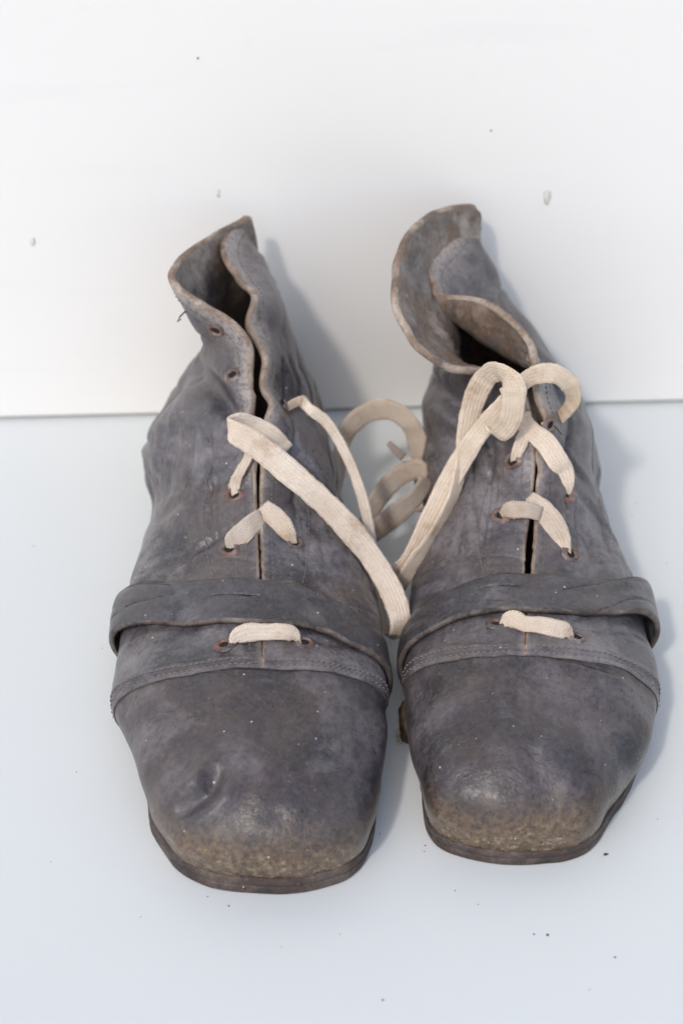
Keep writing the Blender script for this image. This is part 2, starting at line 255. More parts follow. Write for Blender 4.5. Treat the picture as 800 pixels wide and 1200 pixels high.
# ---------------------------------------------------------------- material helpers
class NG:
    def __init__(s, name):
        s.m = bpy.data.materials.new(name); s.m.use_nodes = True; s.t = s.m.node_tree
        s.b = s.t.nodes['Principled BSDF']
    def n(s, typ, **k):
        o = s.t.nodes.new('ShaderNode' + typ)
        for a, v in k.items(): setattr(o, a, v)
        return o
    def l(s, a, b): s.t.links.new(a, b)
    def coord(s, scale=(1,1,1), kind='Object', loc=(0,0,0), rot=(0,0,0)):
        c = s.n('TexCoord'); m = s.n('Mapping'); m.inputs['Scale'].default_value = scale; m.inputs['Location'].default_value = loc
        m.inputs['Rotation'].default_value = rot
        s.l(c.outputs[kind], m.inputs[0]); return m.outputs[0]
    def noise(s, scale, detail=4, rough=.55, vec=None, dist=0):
        o = s.n('TexNoise'); o.inputs['Scale'].default_value = scale; o.inputs['Detail'].default_value = detail
        o.inputs['Roughness'].default_value = rough; o.inputs['Distortion'].default_value = dist
        s.l(vec if vec is not None else s.coord(), o.inputs['Vector']); return o.outputs['Fac']
    def ramp(s, fac, pts):
        o = s.n('ValToRGB'); e = o.color_ramp.elements
        while len(e) < len(pts): e.new(.5)
        for q, (p, c) in zip(e, pts):
            q.position = p; q.color = (c, c, c, 1) if isinstance(c, (int, float)) else (*c, 1)
        s.l(fac, o.inputs[0]); return o.outputs[0]
    def mix(s, fac, a, b, mode='MIX'):
        o = s.n('Mix', data_type='RGBA', blend_type=mode)
        for sock, v in ((o.inputs[0], fac), (o.inputs[6], a), (o.inputs[7], b)):
            if hasattr(v, 'is_output'): s.l(v, sock)
            elif isinstance(v, (int, float)): sock.default_value = v
            else: sock.default_value = (*v, 1)
        return o.outputs[2]
    def math(s, op, a, b=None, c=None, clamp=False):
        o = s.n('Math', operation=op); o.use_clamp = clamp
        for sock, v in zip(o.inputs, (a, b, c)):
            if v is None: continue
            if hasattr(v, 'is_output'): s.l(v, sock)
            else: sock.default_value = v
        return o.outputs[0]
    def bump(s, h, strength, dist, normal=None):
        o = s.n('Bump'); o.inputs['Strength'].default_value = strength; o.inputs['Distance'].default_value = dist
        s.l(h, o.inputs['Height'])
        if normal is not None: s.l(normal, o.inputs['Normal'])
        return o.outputs[0]
    def out(s, color=None, rough=None, normal=None, spec=.5):
        for k, v in (('Base Color', color), ('Roughness', rough), ('Normal', normal)):
            if v is None: continue
            if hasattr(v, 'is_output'): s.l(v, s.b.inputs[k])
            elif isinstance(v, (int, float)): s.b.inputs[k].default_value = v
            else: s.b.inputs[k].default_value = (*v, 1)
        s.b.inputs['Specular IOR Level'].default_value = spec
        return s.m

def leather(name, dark, mid, pale, brown, brown_amt=.75, toe=None, specks=True, seed=0, rough=(.24,.44), grain=1.0, pat=22):
    g = NG(name); v = g.coord(loc=(seed*.37, seed*.21, seed*.13))
    t1 = g.n('TexNoise'); t1.inputs['Scale'].default_value = pat; t1.inputs['Detail'].default_value = 8; t1.inputs['Roughness'].default_value = .72; t1.inputs['Distortion'].default_value = .25
    g.l(v, t1.inputs['Vector'])
    ch = g.n('SeparateColor'); g.l(t1.outputs['Color'], ch.inputs[0]); c1, c2, c3 = ch.outputs[0], ch.outputs[1], ch.outputs[2]
    fine = g.noise(430, 5, .72, v)
    c = g.mix(g.ramp(c1, [(.42, 0), (.57, 1)]), tuple(x*.72 for x in dark), mid)
    c = g.mix(g.math('MULTIPLY', g.ramp(c2, [(.45, 0), (.6, 1)]), brown_amt), c, brown)
    c = g.mix(g.math('MULTIPLY', g.ramp(c3, [(.49, 0), (.64, 1)]), .85), c, tuple(x*1.1 for x in pale))
    c = g.mix(g.math('MULTIPLY', g.ramp(fine, [(.38, 1), (.5, 0)]), .42), c, tuple(x*.5 for x in dark))
    c = g.mix(g.math('MULTIPLY', g.ramp(fine, [(.55, 0), (.72, 1)]), .34), c, tuple(min(1, x*1.3) for x in pale))
    # fine scratches, in patches
    scr = g.noise(1.0, 2, .6, g.coord(scale=(75, 1000, 380), rot=(.2, .3, .45+seed*.3)), 1.2)
    scr = g.math('MULTIPLY', g.ramp(scr, [(.64, 0), (.7, 1)]), g.ramp(c2, [(.42, 1), (.52, 0)]))
    c = g.mix(g.math('MULTIPLY', scr, .5), c, tuple(min(1, x*1.6) for x in pale))
    # network of fine cracks in the finish, in patches
    wv = g.n('Vector' + 'Math', operation='ADD'); g.l(v, wv.inputs[0])
    ws_ = g.n('Vector' + 'Math', operation='SCALE'); g.l(t1.outputs['Color'], ws_.inputs[0]); ws_.inputs['Scale'].default_value = .03
    g.l(ws_.outputs[0], wv.inputs[1])
    vc = g.n('TexVoronoi', feature='DISTANCE_TO_EDGE'); vc.inputs['Scale'].default_value = 380; g.l(wv.outputs[0], vc.inputs['Vector'])
    crk = g.math('MULTIPLY', g.ramp(vc.outputs['Distance'], [(0, 1), (.09, 0)]), g.ramp(c3, [(.44, 1), (.54, .05)]))
    c = g.mix(g.math('MULTIPLY', crk, .3), c, tuple(x*.5 for x in dark))
    at = g.n('Attribute'); at.attribute_name = 'rub'
    rub = g.math('MULTIPLY', at.outputs['Fac'], g.ramp(fine, [(.38, .25), (.6, 1)]), clamp=True)
    c = g.mix(rub, c, (.33, .285, .26))
    if toe is not None:          # bare brown leather where the toe has been scuffed
        amt, zt = toe
        a2 = g.n('Attribute'); a2.attribute_name = 'toe'
        hz = g.math('ADD', a2.outputs['Fac'], g.math('MULTIPLY', g.math('SUBTRACT', g.noise(75, 6, .7, v, .6), .5), .8))
        hz = g.math('ADD', hz, g.math('MULTIPLY', g.math('SUBTRACT', c3, .5), 1.1))
        mk = g.ramp(hz, [(zt-.1, 0), (zt+.6, 1)])
        bcol = g.mix(g.ramp(fine, [(.38, 0), (.62, 1)]), (.058, .037, .023), (.2, .125, .064))
        c = g.mix(g.math('MULTIPLY', mk, amt), c, bcol)
        ed = g.math('MULTIPLY', g.ramp(hz, [(zt+.35, 0), (zt+.7, 1)]), g.ramp(g.noise(330, 4, .75, v), [(.54, 0), (.6, 1)]))
        c = g.mix(g.math('MULTIPLY', ed, .8), c, (.34, .27, .18))
    if specks:
        vo = g.n('TexVoronoi'); vo.inputs['Scale'].default_value = 300; g.l(v, vo.inputs['Vector'])
        gate = g.n('SeparateColor'); g.l(vo.outputs['Color'], gate.inputs[0])
        th = g.math('MULTIPLY', gate.outputs[1], .13)
        sp_ = g.math('MULTIPLY', g.math('LESS_THAN', vo.outputs['Distance'], th), g.math('GREATER_THAN', gate.outputs[0], .72))
        c = g.mix(g.math('MULTIPLY', sp_, .85), c, (.58, .56, .53))
    h = g.math('ADD', g.math('MULTIPLY', g.noise(130, 5, .68, v, .5), 1.4*grain), g.math('SUBTRACT', g.math('MULTIPLY', fine, .45*grain), g.math('MULTIPLY', g.math('ADD', scr, g.math('MULTIPLY', crk, .7)), .2)))
    nrm = g.bump(h, .55, .0010)
    rgh = g.math('ADD', g.ramp(c1, [(.35, rough[0]), (.65, rough[1])]), g.math('MULTIPLY', g.math('SUBTRACT', fine, .5), .3))
    g.b.inputs['Coat Weight'].default_value = .22 if rough[1] < .5 else 0.0; g.b.inputs['Coat Roughness'].default_value = .3
    return g.out(c, rgh, nrm, .6)

M = {}
GREY = dict(dark=(0.0429,0.04084,0.04968), mid=(0.1077,0.09705,0.105), pale=(0.1871,0.1697,0.1743), brown=(0.1077,0.07989,0.06571))
M['quarter_A'] = leather('quarter_leather_a', **GREY, seed=1)
M['quarter_B'] = leather('quarter_leather_b', **GREY, seed=2)
M['cap_A'] = leather('toe_leather_a', (0.02856,0.02616,0.03319), (0.06916,0.05979,0.06485), (0.1429,0.1255,0.1297), (0.07364,0.04932,0.0404), .7, toe=(.9, .12), seed=3)
M['cap_B'] = leather('toe_leather_b', (0.02492,0.02259,0.02785), (0.05717,0.04809,0.05118), (0.1209,0.1035,0.1054), (0.06596,0.04226,0.03377), .75, toe=(.95, .2), seed=5)
M['strap_A'] = leather('strap_leather_a', (0.0284,0.02906,0.03774), (0.07099,0.06726,0.0772), (0.1378,0.1271,0.1313), (0.07517,0.05813,0.0481), .4, seed=7, rough=(.25,.42))
M['strap_B'] = leather('strap_leather_b', (0.0284,0.02906,0.03774), (0.07099,0.06643,0.07548), (0.1462,0.1345,0.1373), (0.08352,0.06145,0.0497), .4, seed=8, rough=(.25,.42))
M['edge'] = leather('raw_leather_edge', (.2,.15,.115), (.34,.265,.205), (.46,.385,.315), (.24,.145,.09), .6, specks=False, seed=4, rough=(.6,.8), pat=60)
M['strap_edge'] = leather('strap_cut_edge', (.05,.04,.035), (.11,.086,.074), (.2,.17,.15), (.13,.085,.06), .6, specks=False, seed=14, rough=(.5,.7), pat=60)
M['lining'] = leather('lining_leather', (.12,.1,.09), (.23,.195,.172), (.33,.29,.255), (.22,.14,.085), .8, seed=6, rough=(.5,.7), pat=30)
M['sole'] = leather('sole_leather', (.028,.02,.018), (.072,.05,.041), (.125,.095,.078), (.075,.038,.027), .8, seed=9, rough=(.5,.75), pat=55, grain=1.6)
M['insole'] = leather('insole_leather', (.02,.017,.016), (.04,.034,.03), (.06,.05,.045), (.04,.028,.02), .4, specks=False, seed=11)
M['thread'] = NG('thread').out((.17,.155,.15), .8)
M['rust'] = leather('worn_eyelet_leather', (.06,.045,.04), (.14,.11,.098), (.25,.2,.175), (.26,.09,.04), .85, specks=False, seed=12, pat=90)
def hole_shade_mat():
    return NG('eyelet_hole_shade').out((.012,.01,.009), .9)
M['hole_shade'] = hole_shade_mat()
def cotton(name, seed, base=(.86,.735,.605)):
    g = NG(name)
    uv = g.n('TexCoord').outputs['UV']
    sp = g.n('SeparateXYZ'); g.l(uv, sp.inputs[0])
    u, vv = sp.outputs[0], sp.outputs[1]        # metres along, metres across
    ch = g.math('PINGPONG', g.math('MULTIPLY', vv, 700), .5)
    rows = g.math('PINGPONG', g.math('ADD', g.math('MULTIPLY', u, 950), g.math('MULTIPLY', ch, 1.6)), .5)
    weave = g.math('ADD', rows, g.math('MULTIPLY', ch, .9))
    t1 = g.n('TexNoise'); t1.inputs['Scale'].default_value = 55; t1.inputs['Detail'].default_value = 5; t1.inputs['Roughness'].default_value = .65
    g.l(g.coord(loc=(seed, 0, 0)), t1.inputs['Vector'])
    ch3 = g.n('SeparateColor'); g.l(t1.outputs['Color'], ch3.inputs[0])
    d2 = g.noise(520, 4, .75)
    c = g.mix(g.ramp(ch3.outputs[0], [(.36, 0), (.6, 1)]), tuple(x*y for x, y in zip(base, (.84,.80,.76))), base)
    at = g.n('Attribute'); at.attribute_name = 'grime_shade'
    c = g.mix(g.math('MULTIPLY', at.outputs['Fac'], .8, clamp=True), c, (.27,.235,.215))
    c = g.mix(g.math('MULTIPLY', g.ramp(d2, [(.34, 1), (.5, 0)]), .22), c, (.40,.33,.27))
    c = g.mix(g.math('MULTIPLY', g.ramp(weave, [(.1, 1), (.55, 0)]), .24), c, (.46,.39,.32))
    c = g.mix(g.math('MULTIPLY', g.ramp(ch3.outputs[1], [(.55, 0), (.68, 1)]), .6), c, (.42,.27,.15))
    n = g.bump(g.math('ADD', weave, g.math('MULTIPLY', d2, .8)), .8, .0005)
    return g.out(c, .92, n, .12)
M['lace_A'] = cotton('lace_cotton_a', 1.0); M['lace_B'] = cotton('lace_cotton_b', 4.0, (.82,.69,.55))

def board(name, col, seed, speck=.3):
    g = NG(name); v = g.coord(loc=(seed, seed, seed))
    c = g.mix(g.ramp(g.noise(3.2, 4, .55, v), [(.3, 0), (.7, 1)]), tuple(x*.965 for x in col), col)
    c = g.mix(g.math('MULTIPLY', g.ramp(g.noise(60, 5, .7, v), [(.62, 0), (.8, 1)]), .09), c, (.55,.52,.46))
    sm = g.math('MULTIPLY', g.ramp(g.noise(1.0, 3, .6, g.coord(scale=(7, 45, 45), rot=(0, 0, .3))), [(.6, 0), (.78, 1)]), .10)
    c = g.mix(sm, c, (.6,.6,.6))
    vo = g.n('TexVoronoi'); vo.inputs['Scale'].default_value = 70; g.l(v, vo.inputs['Vector'])
    gate = g.n('SeparateColor'); g.l(vo.outputs['Color'], gate.inputs[0])
    sp_ = g.math('MULTIPLY', g.math('LESS_THAN', vo.outputs['Distance'], .045), g.math('GREATER_THAN', gate.outputs[0], .9))
    c = g.mix(g.math('MULTIPLY', sp_, speck), c, (.25,.22,.19))
    n = g.bump(g.noise(900, 3, .5, v), .06, .0003); n = g.bump(g.noise(9, 3, .5, v), .12, .002, n)
    return g.out(c, g.ramp(g.noise(20, 4, .6, v), [(.3, .38), (.7, .55)]), n, .35)
M['wall'] = board('white_wall_board', (.87,.855,.82), 2.0, 0.0)
M['floor'] = board('white_floor_board', (.70,.725,.712), 5.0)
M['dirt'] = NG('dirt').out((.06,.05,.045), .9)
M['stud'] = leather('stud_leather', (.025,.02,.018), (.06,.045,.038), (.13,.1,.08), (.16,.08,.035), .8, seed=15, rough=(.5,.7), pat=70)
M['fray'] = NG('fray').out((.5,.37,.22), .9)
M['chip'] = NG('plaster_chip').out((.70,.68,.6), .9)

# ---------------------------------------------------------------- mesh helpers
def mesh_obj(name, V, Fc, mats, parent=None, mi=None, smooth=True, uvs=None, origin=(0,0,0), attrs=None):
    me = bpy.data.meshes.new(name)
    me.from_pydata([tuple(v) for v in (np.asarray(V, float)*.001 - np.asarray(origin)).tolist()], [], [tuple(int(i) for i in f) for f in Fc])
    for m in (mats if isinstance(mats, (list, tuple)) else [mats]): me.materials.append(m)
    if mi is not None: me.polygons.foreach_set('material_index', np.asarray(mi, np.int32))
    if smooth: me.polygons.foreach_set('use_smooth', np.ones(len(me.polygons), bool))
    if uvs is not None:
        ul = me.uv_layers.new(name='UVMap'); li = np.zeros(len(me.loops), np.int32); me.loops.foreach_get('vertex_index', li)
        ul.data.foreach_set('uv', np.asarray(uvs, np.float32)[li].ravel())
    for an, av in (attrs or {}).items():
        me.attributes.new(an, 'FLOAT', 'POINT').data.foreach_set('value', np.asarray(av, np.float32).ravel())
    me.update()
    o = bpy.data.objects.new(name, me); COL.objects.link(o)
    if parent is not None: o.parent = parent
    return o
def grid_faces(na, nb, close_a=False, flip=False, base=0):
    f = []
    for i in range(na if close_a else na-1):
        for j in range(nb-1):
            i2 = (i+1) % na
            q = (base+i*nb+j, base+i2*nb+j, base+i2*nb+j+1, base+i*nb+j+1)
            f.append(q[::-1] if flip else q)
    return f
def weld(o, d=2e-5):
    import bmesh
    bm = bmesh.new(); bm.from_mesh(o.data); bmesh.ops.remove_doubles(bm, verts=bm.verts, dist=d)
    bmesh.ops.recalc_face_normals(bm, faces=bm.faces); bm.to_mesh(o.data); bm.free(); return o
def thing(name, label, cat, loc, group=None):
    o = bpy.data.objects.new(name, None); COL.objects.link(o); o.location = loc; o.empty_display_size = .02
    o['label'] = label; o['category'] = cat
    if group: o['group'] = group
    return o
def box(name, lo, hi, mat, bevel=.0008):
    import bmesh
    bm = bmesh.new(); bmesh.ops.create_cube(bm, size=1)
    for v in bm.verts: v.co = Vector(((lo[k]+hi[k])/2 + v.co[k]*(hi[k]-lo[k]) for k in range(3)))
    bmesh.ops.bevel(bm, geom=list(bm.edges), offset=bevel, segments=2, affect='EDGES')
    me = bpy.data.meshes.new(name); bm.to_mesh(me); bm.free(); me.materials.append(mat)
    o = bpy.data.objects.new(name, me); COL.objects.link(o); return o

# ---------------------------------------------------------------- setting: white floor board, white wall board
fl = box('floor', (-1.2, -1.2, -.02), (1.2, .42, 0), M['floor']); fl['kind'] = 'structure'
wl = box('wall', (-1.2, 0, .0016), (1.2, .018, 1.0), M['wall']); wl['kind'] = 'structure'
wl.location = (0, .2998, 0); wl.rotation_euler = (0, 0, math.atan2(13.68, 318.2))

# ---------------------------------------------------------------- boots
for k_, B in BOOT.items():
    B['creases'] = CREASES[k_]; B['waves'] = WAVES[k_]; build_surface(B)

def sheet(B, s, a0, a1, th, sub_a=1, t0=0.0, lift=0.0):
    """leather piece: outer skin, rounded rim along the top edge, inner skin; returns verts, faces, material index"""
    i0, i1 = int(round(a0*SUB)), int(round(a1*SUB))
    G = B['G'][s][i0:i1+1:sub_a]; N = B['N'][s][i0:i1+1:sub_a]
    if callable(lift): G = G + N*lift(np.arange(i0, i1+1, sub_a)/SUB)[:, None, None]
    O = G; I = G - N*th[:, None, None]
    d = O[:, -1] - O[:, -3]; d /= np.linalg.norm(d, axis=-1, keepdims=True)
    c = (O[:, -1] + I[:, -1])/2; r = (th/2)[:, None]
    rim = [c + r*(N[:, -1]*math.cos(q) + d*math.sin(q)) for q in np.linspace(0, math.pi, 7)[1:-1]]
    rows = np.concatenate([O, np.stack(rim, 1), I[:, ::-1][:, ::2]], 1)
    na, nb = rows.shape[:2]
    F = grid_faces(na, nb, flip=(s < 0)); kinds = []
    nO = O.shape[1]
    per = [0 if j < nO-1 else (1 if j < nO+5 else 2) for j in range(nb-1)]
    kinds = per*(na-1)
    V = rows.reshape(-1, 3)
    # close the two end edges (cap seam and back seam)
    ncol = (I.shape[1]+1)//2
    for e, fl_ in ((0, False), (na-1, True)):
        base = e*nb
        inner = [base + nb-1 - k for k in range(ncol)]          # from t=0 upwards, every 2nd row
        for k in range(ncol-1):
            o0, o1 = base + 2*k, base + min(2*k+2, nO-1)
            mid = base + 2*k+1
            q = (o0, mid, o1, inner[k+1], inner[k])
            q = q if fl_ == (s > 0) else q[::-1]
            F.append(q); kinds.append(1)
    A_ = np.arange(i0, i1+1, sub_a)/SUB; T_ = np.linspace(0, 1, TN)
    rub = (smoothstep(6.8, 8.5, A_)[:, None]*smoothstep(.90, .99, T_)[None] + .35*smoothstep(.97, 1, T_)[None]
           + .2*np.exp(-((A_-4.05)/.05)**2)[:, None] + .12*np.exp(-((A_-4.19)/.04)**2)[:, None])
    rub = np.concatenate([rub, np.zeros((na, nb-nO))], 1)
    return V, F, kinds, rub

def ribbon(pts, th, step=1.2, seed=0):
    """flat woven lace through control points (centre + half-width vector)"""
    P = np.array(pts, float); u = chord(P[:, :3])
    L = np.linalg.norm(np.diff(P[:, :3], axis=0), axis=1).sum()
    n = max(8, int(L/step)); Q = hermite(P, u, np.linspace(0, u[-1], n))
    c, e = Q[:, :3], Q[:, 3:]
    t = np.gradient(c, axis=0); t /= np.linalg.norm(t, axis=1, keepdims=True) + 1e-9
    e = e - t*np.sum(e*t, 1, keepdims=True)
    hw = np.linalg.norm(e, axis=1, keepdims=True); e = e/(hw+1e-9)
    nn = np.cross(t, e)
    r = np.random.RandomState(seed)
    hw = hw*(1 + .045*np.convolve(r.normal(size=n+8), np.ones(9)/3, 'valid')[:, None][:n])
    prof = []
    for k in range(9): x = -1 + k/4; prof.append((x*.94 if abs(x) == 1 else x, .5 - .16*(abs(x) > .9)))
    prof.append((1.0, 0)); prof += [(-p[0]*-1, -p[1]) for p in prof[8::-1]]; prof.append((-1.0, 0))
    prof = np.array(prof); m = len(prof)
    cup = .10*hw[:, 0]
    V = np.zeros((n, m, 3))
    for k in range(m):
        V[:, k] = c + e*hw*prof[k, 0] + nn*(th*prof[k, 1] + cup*0*(prof[k, 0]**2))[:, None] if False else c + e*hw*prof[k, 0] + nn*(th*prof[k, 1])
    V += r.normal(scale=.07, size=V.shape)
    V += (nn*(.35*np.convolve(r.normal(size=n+24), np.ones(25)/5, 'valid')[:n])[:, None])[:, None]
    s = np.concatenate([[0], np.cumsum(np.linalg.norm(np.diff(c, axis=0), axis=1))])
    UV = np.zeros((n, m, 2)); UV[..., 0] = s[:, None]*.001; UV[..., 1] = .01 + hw*prof[None, :, 0]*.001
    F = []
    for i in range(n-1):
        for k in range(m):
            k2 = (k+1) % m; F.append((i*m+k, i*m+k2, (i+1)*m+k2, (i+1)*m+k))
    F.append(tuple(range(m))[::-1]); F.append(tuple((n-1)*m+k for k in range(m)))
    return V.reshape(-1, 3), F, UV.reshape(-1, 2)

def join(parts):
    V, F, U = [], [], []; b = 0
    for p in parts:
        V.append(p[0]); F += [tuple(i+b for i in f) for f in p[1]]; b += len(p[0])
        if len(p) > 2: U.append(p[2])
    return np.concatenate(V), F, (np.concatenate(U) if U else None)

def tube(path, r, m=6):
    c = np.array(path, float); n = len(c); t = np.gradient(c, axis=0); t /= np.linalg.norm(t, axis=1, keepdims=True)+1e-9
    a = np.cross(t, [0.31, .2, .93]); a /= np.linalg.norm(a, axis=1, keepdims=True)+1e-9; b = np.cross(t, a)
    r = np.broadcast_to(np.asarray(r, float), (n,))
    V = np.stack([c + (a*math.cos(q) + b*math.sin(q))*r[:, None] for q in np.arange(m)*2*math.pi/m], 1)
    F = [(i*m+k, i*m+(k+1) % m, (i+1)*m+(k+1) % m, (i+1)*m+k) for i in range(n-1) for k in range(m)]
    F.append(tuple(range(m))[::-1]); F.append(tuple((n-1)*m+k for k in range(m)))
    return V.reshape(-1, 3), F

def stitches(pts, nrm, pitch=2.4, ln=1.7, r=.32):
    """row of thread stitches along a line of points"""
    pts = np.array(pts); s = np.concatenate([[0], np.cumsum(np.linalg.norm(np.diff(pts, axis=0), axis=1))])
    out = []
    for x in np.arange(pitch, s[-1]-pitch, pitch):
        q = np.linspace(x-ln/2, x+ln/2, 4)
        p = np.stack([np.interp(q, s, pts[:, k]) for k in range(3)], 1); n_ = np.stack([np.interp(q, s, nrm[:, k]) for k in range(3)], 1)
        p = p + n_*np.array([-.15, .22, .22, -.15])[:, None]
        out.append(tube(p, r, 5))
    return out

def sole_loop(B, off):
    L = B['G'][-1][:, 0]; Rr = B['G'][1][:, 0]
    loop = np.concatenate([L[::-1], Rr[1:-1]])[:, :2]
    aa = np.concatenate([np.arange(len(L))[::-1], np.arange(len(Rr))[1:-1]])/SUB
    k = np.ones(15)/15; ext = np.concatenate([loop[-7:], loop, loop[:7]])
    sm = np.stack([np.convolve(ext[:, j], k, 'valid') for j in (0, 1)], 1)
    t = np.roll(sm, -1, 0) - np.roll(sm, 1, 0); t /= np.linalg.norm(t, axis=1, keepdims=True)
    n = np.stack([t[:, 1], -t[:, 0]], 1)
    c = sm.mean(0); 
    if np.sum(n*(sm-c)) < 0: n = -n
    o = np.interp(aa, *off)
    return sm + n*o[:, None], n, aa

def build_boot(key, label, strap, origin):
    B = BOOT[key]; root = thing('leather_boot', label, 'boot', tuple(x*.001 for x in origin), 'pair of old leather boots')
    org = np.array(origin)*.001
    mk = lambda name, V, F, mats, parent=root, **k: mesh_obj(name, V, F, mats, parent, origin=org, **k)
    # --- toe cap: both sides as one skin, a hair below the quarters that overlap it
    parts = []
    i1 = int(4.0*SUB)+6
    for s in (-1, 1):
        g = B['G'][s][:i1+1] - B['N'][s][:i1+1]*.4
        parts.append((g.reshape(-1, 3), grid_faces(i1+1, TN, flip=(s < 0))))
    V, F, _ = join(parts)
    tip = np.array(B['S'][1][0])
    tv = 1 - np.clip((V[:, 2]-9)/30 + (V[:, 1]-tip[1])/70, 0, 2)      # 1 at the toe rim, falls off up and back
    cap = weld(mk('toe_cap', V, F, M['cap_'+key], attrs={'toe': tv}))
    # --- quarters (two sides of the upper), laced together down the middle
    Q = {}
    for s in (-1, 1):
        V, F, kd, rub = sheet(B, s, 4.0, NS-1, np.interp(np.arange(4*SUB, (NS-1)*SUB+1)/SUB, [4, 7, 9], [2.0, 2.4, 3.4]))
        Q[s] = mk('quarter', V, F, [M['quarter_'+key], M['edge'], M['lining']], mi=kd, attrs={'rub': rub})
    # --- seam over the toe: two rows of stitches and a rolled edge
    for s in (-1, 1):
        st = []
        for a_off in (4.07, 4.17):
            tt = np.linspace(.06, .985, 60); p = ev(B, s, np.full(60, a_off), tt); n_ = ev(B, s, np.full(60, a_off), tt, 'N')
            st += stitches(p, n_)
        # rows that follow slit and collar edge
        aa = np.concatenate([np.linspace(4.3, 13.9, 260)]); tt = np.full(260, .955)
        st += stitches(ev(B, s, aa, tt), ev(B, s, aa, tt, 'N'), 2.2, 1.5, .22)
        # facing seam beside the lacing
        aa = np.linspace(5.5, 7.8, 120); tt = .80 - .06*np.sin((aa-5.5)/2.3*math.pi)
        st += stitches(ev(B, s, aa, tt), ev(B, s, aa, tt, 'N'), 2.0, 1.5, .26)
        V, F, _ = join(st)
        x = mk('stitching', V, F, M['thread'], parent=Q[s]); x['kind'] = 'stuff'
    # --- strap across the vamp
    V, F, U_ = strap_mesh(B, strap)
    mk('strap', V, F, [M['strap_'+key], M['strap_edge']], mi=U_)
    # --- sole, welt, insole
    prof_w = [(-4, 10.0), (0, 9.6), (.75, 9.3), (1.0, 8.6), (1.0, 6.2), (.8, 5.6), (.4, 5.2), (-3, 5.1)]
    prof_s = [(-3, 5.25), (.35, 5.1), (.75, 4.7), (.9, 4.0), (.85, 1.6), (.5, .4), (-.4, .05), (-3, .05)]
    loop, nn, aa = sole_loop(B, ([0, 1.2, 1.8, 2.6, 4, 14], [-.5, -.5, -.5, -1, -1.5, -1.5]))
    rs = np.random.RandomState(5 if key == 'A' else 9)
    jag = np.interp(np.arange(len(loop)), np.arange(0, len(loop)+12, 6), rs.normal(scale=.1, size=len(np.arange(0, len(loop)+12, 6))))
    for nm, pr in (('welt', prof_w), ('sole', prof_s)):
        rows = np.stack([np.concatenate([loop + nn*(o*1.2 + (jag if 0 < o else 0*jag))[:, None], np.full((len(loop), 1), z*B['sz']/9)], 1) for o, z in pr], 1)
        n0, m0 = rows.shape[:2]
        F = grid_faces(n0, m0, close_a=True)
        F.append(tuple(i*m0 for i in range(n0))); F.append(tuple(i*m0+m0-1 for i in range(n0))[::-1])
        o = weld(mk(nm, rows.reshape(-1, 3), F, M['sole']), 1e-6)
        if nm == 'sole': sole = o
        else: welt = o
    welt.parent = sole
    il, n2, _ = sole_loop(B, ([0, 14], [-2.6, -2.6]))
    top = np.concatenate([il, np.full((len(il), 1), B['sz']+2)], 1)
    mk('insole', top, [tuple(range(len(il)))], M['insole'], smooth=False)
    # --- eyelets: a raised worn lip round a painted dark opening
    for (s, a, t, inn) in EYELETS[key]:
        a1 = np.array([a]); t1 = np.array([t])
        c = ev(B, s, a1, t1)[0]; n_ = ev(B, s, a1, t1, 'N')[0]
        if inn: c = c - n_*3.0; n_ = -n_
        x = np.cross(n_, [0, .6, .8]); x /= np.linalg.norm(x); y = np.cross(n_, x)
        rg = []; ri = np.random.RandomState(int(a*100))
        for k in range(20):
            q = k*2*math.pi/20; d = x*math.cos(q)*1.12 + y*math.sin(q)*.95
            j = 1 + ri.normal(scale=.05)
            rg.append([c + d*rr*j + n_*h for rr, h in ((1.6, -.3), (1.85, .55), (2.4, 1.0), (3.1, .7), (4.0, -.25))])
        V = np.array(rg); F = grid_faces(20, 5, close_a=True)
        e = weld(mk('eyelet', V.reshape(-1, 3), F, M['rust'], parent=Q[s]))
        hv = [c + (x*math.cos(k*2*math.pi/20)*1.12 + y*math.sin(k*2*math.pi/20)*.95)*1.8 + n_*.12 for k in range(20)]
        # flat disc just under the lip, its near-black colour painting the shade inside
        mk('eyelet_hole_shade', hv, [tuple(range(20))], M['hole_shade'], parent=Q[s], smooth=False)
    # --- lace
    parts = []; lc = None
    names = {'bar': 'lace_crossing', 'cross_l': 'lace_crossing', 'cross_r': 'lace_crossing', 'up_l': 'lace_crossing', 'up_l2': 'lace_crossing', 'up_r': 'lace_crossing',
             'thin': 'lace_strand', 'strand_b': 'lace_loop', 'pile_tip': 'lace_tip'}
    grime_shade = {'cross_l': .55, 'cross_r': .25, 'bar': .15, 'up_l': .1, 'up_l2': .5, 'pile_arch': .35, 'pile_mid': .55, 'pile_low': .7, 'pile_tip': 1.0}  # dirt on crossings and tip; pile greyed to paint in its shade
    for k, (nm, th, p) in sorted(enumerate(LACES[key]), key=lambda e: e[1][0] not in ('loop', 'strand_a')):
        r_ = ribbon(p, th, seed=k); parts.append(r_)
        o = mk('shoelace' if lc is None else names.get(nm, 'slack_loop'), r_[0], r_[1], M['lace_'+key], parent=(lc or root), uvs=r_[2], attrs={'grime_shade': np.full(len(r_[0]), grime_shade.get(nm, 0))})
        lc = lc or o
    # loose fibres along the lace
    rf = np.random.RandomState(77); fv, ff = [], []
    for V_, F_, _ in parts:
        cc = V_.mean(0)
        for q in rf.randint(0, len(V_), int(len(V_)*.22)):
            p0 = V_[q]; d = rf.normal(size=3); d /= np.linalg.norm(d); e_ = rf.normal(size=3)*.05; ln_ = rf.uniform(.4, 1.2)
            b0 = len(fv); md = p0 + d*ln_*.5 + rf.normal(size=3)*.15
            fv += [p0-e_, p0+e_, md+e_*.8, md-e_*.8, p0+d*ln_]; ff += [(b0, b0+1, b0+2, b0+3), (b0+3, b0+2, b0+4)]
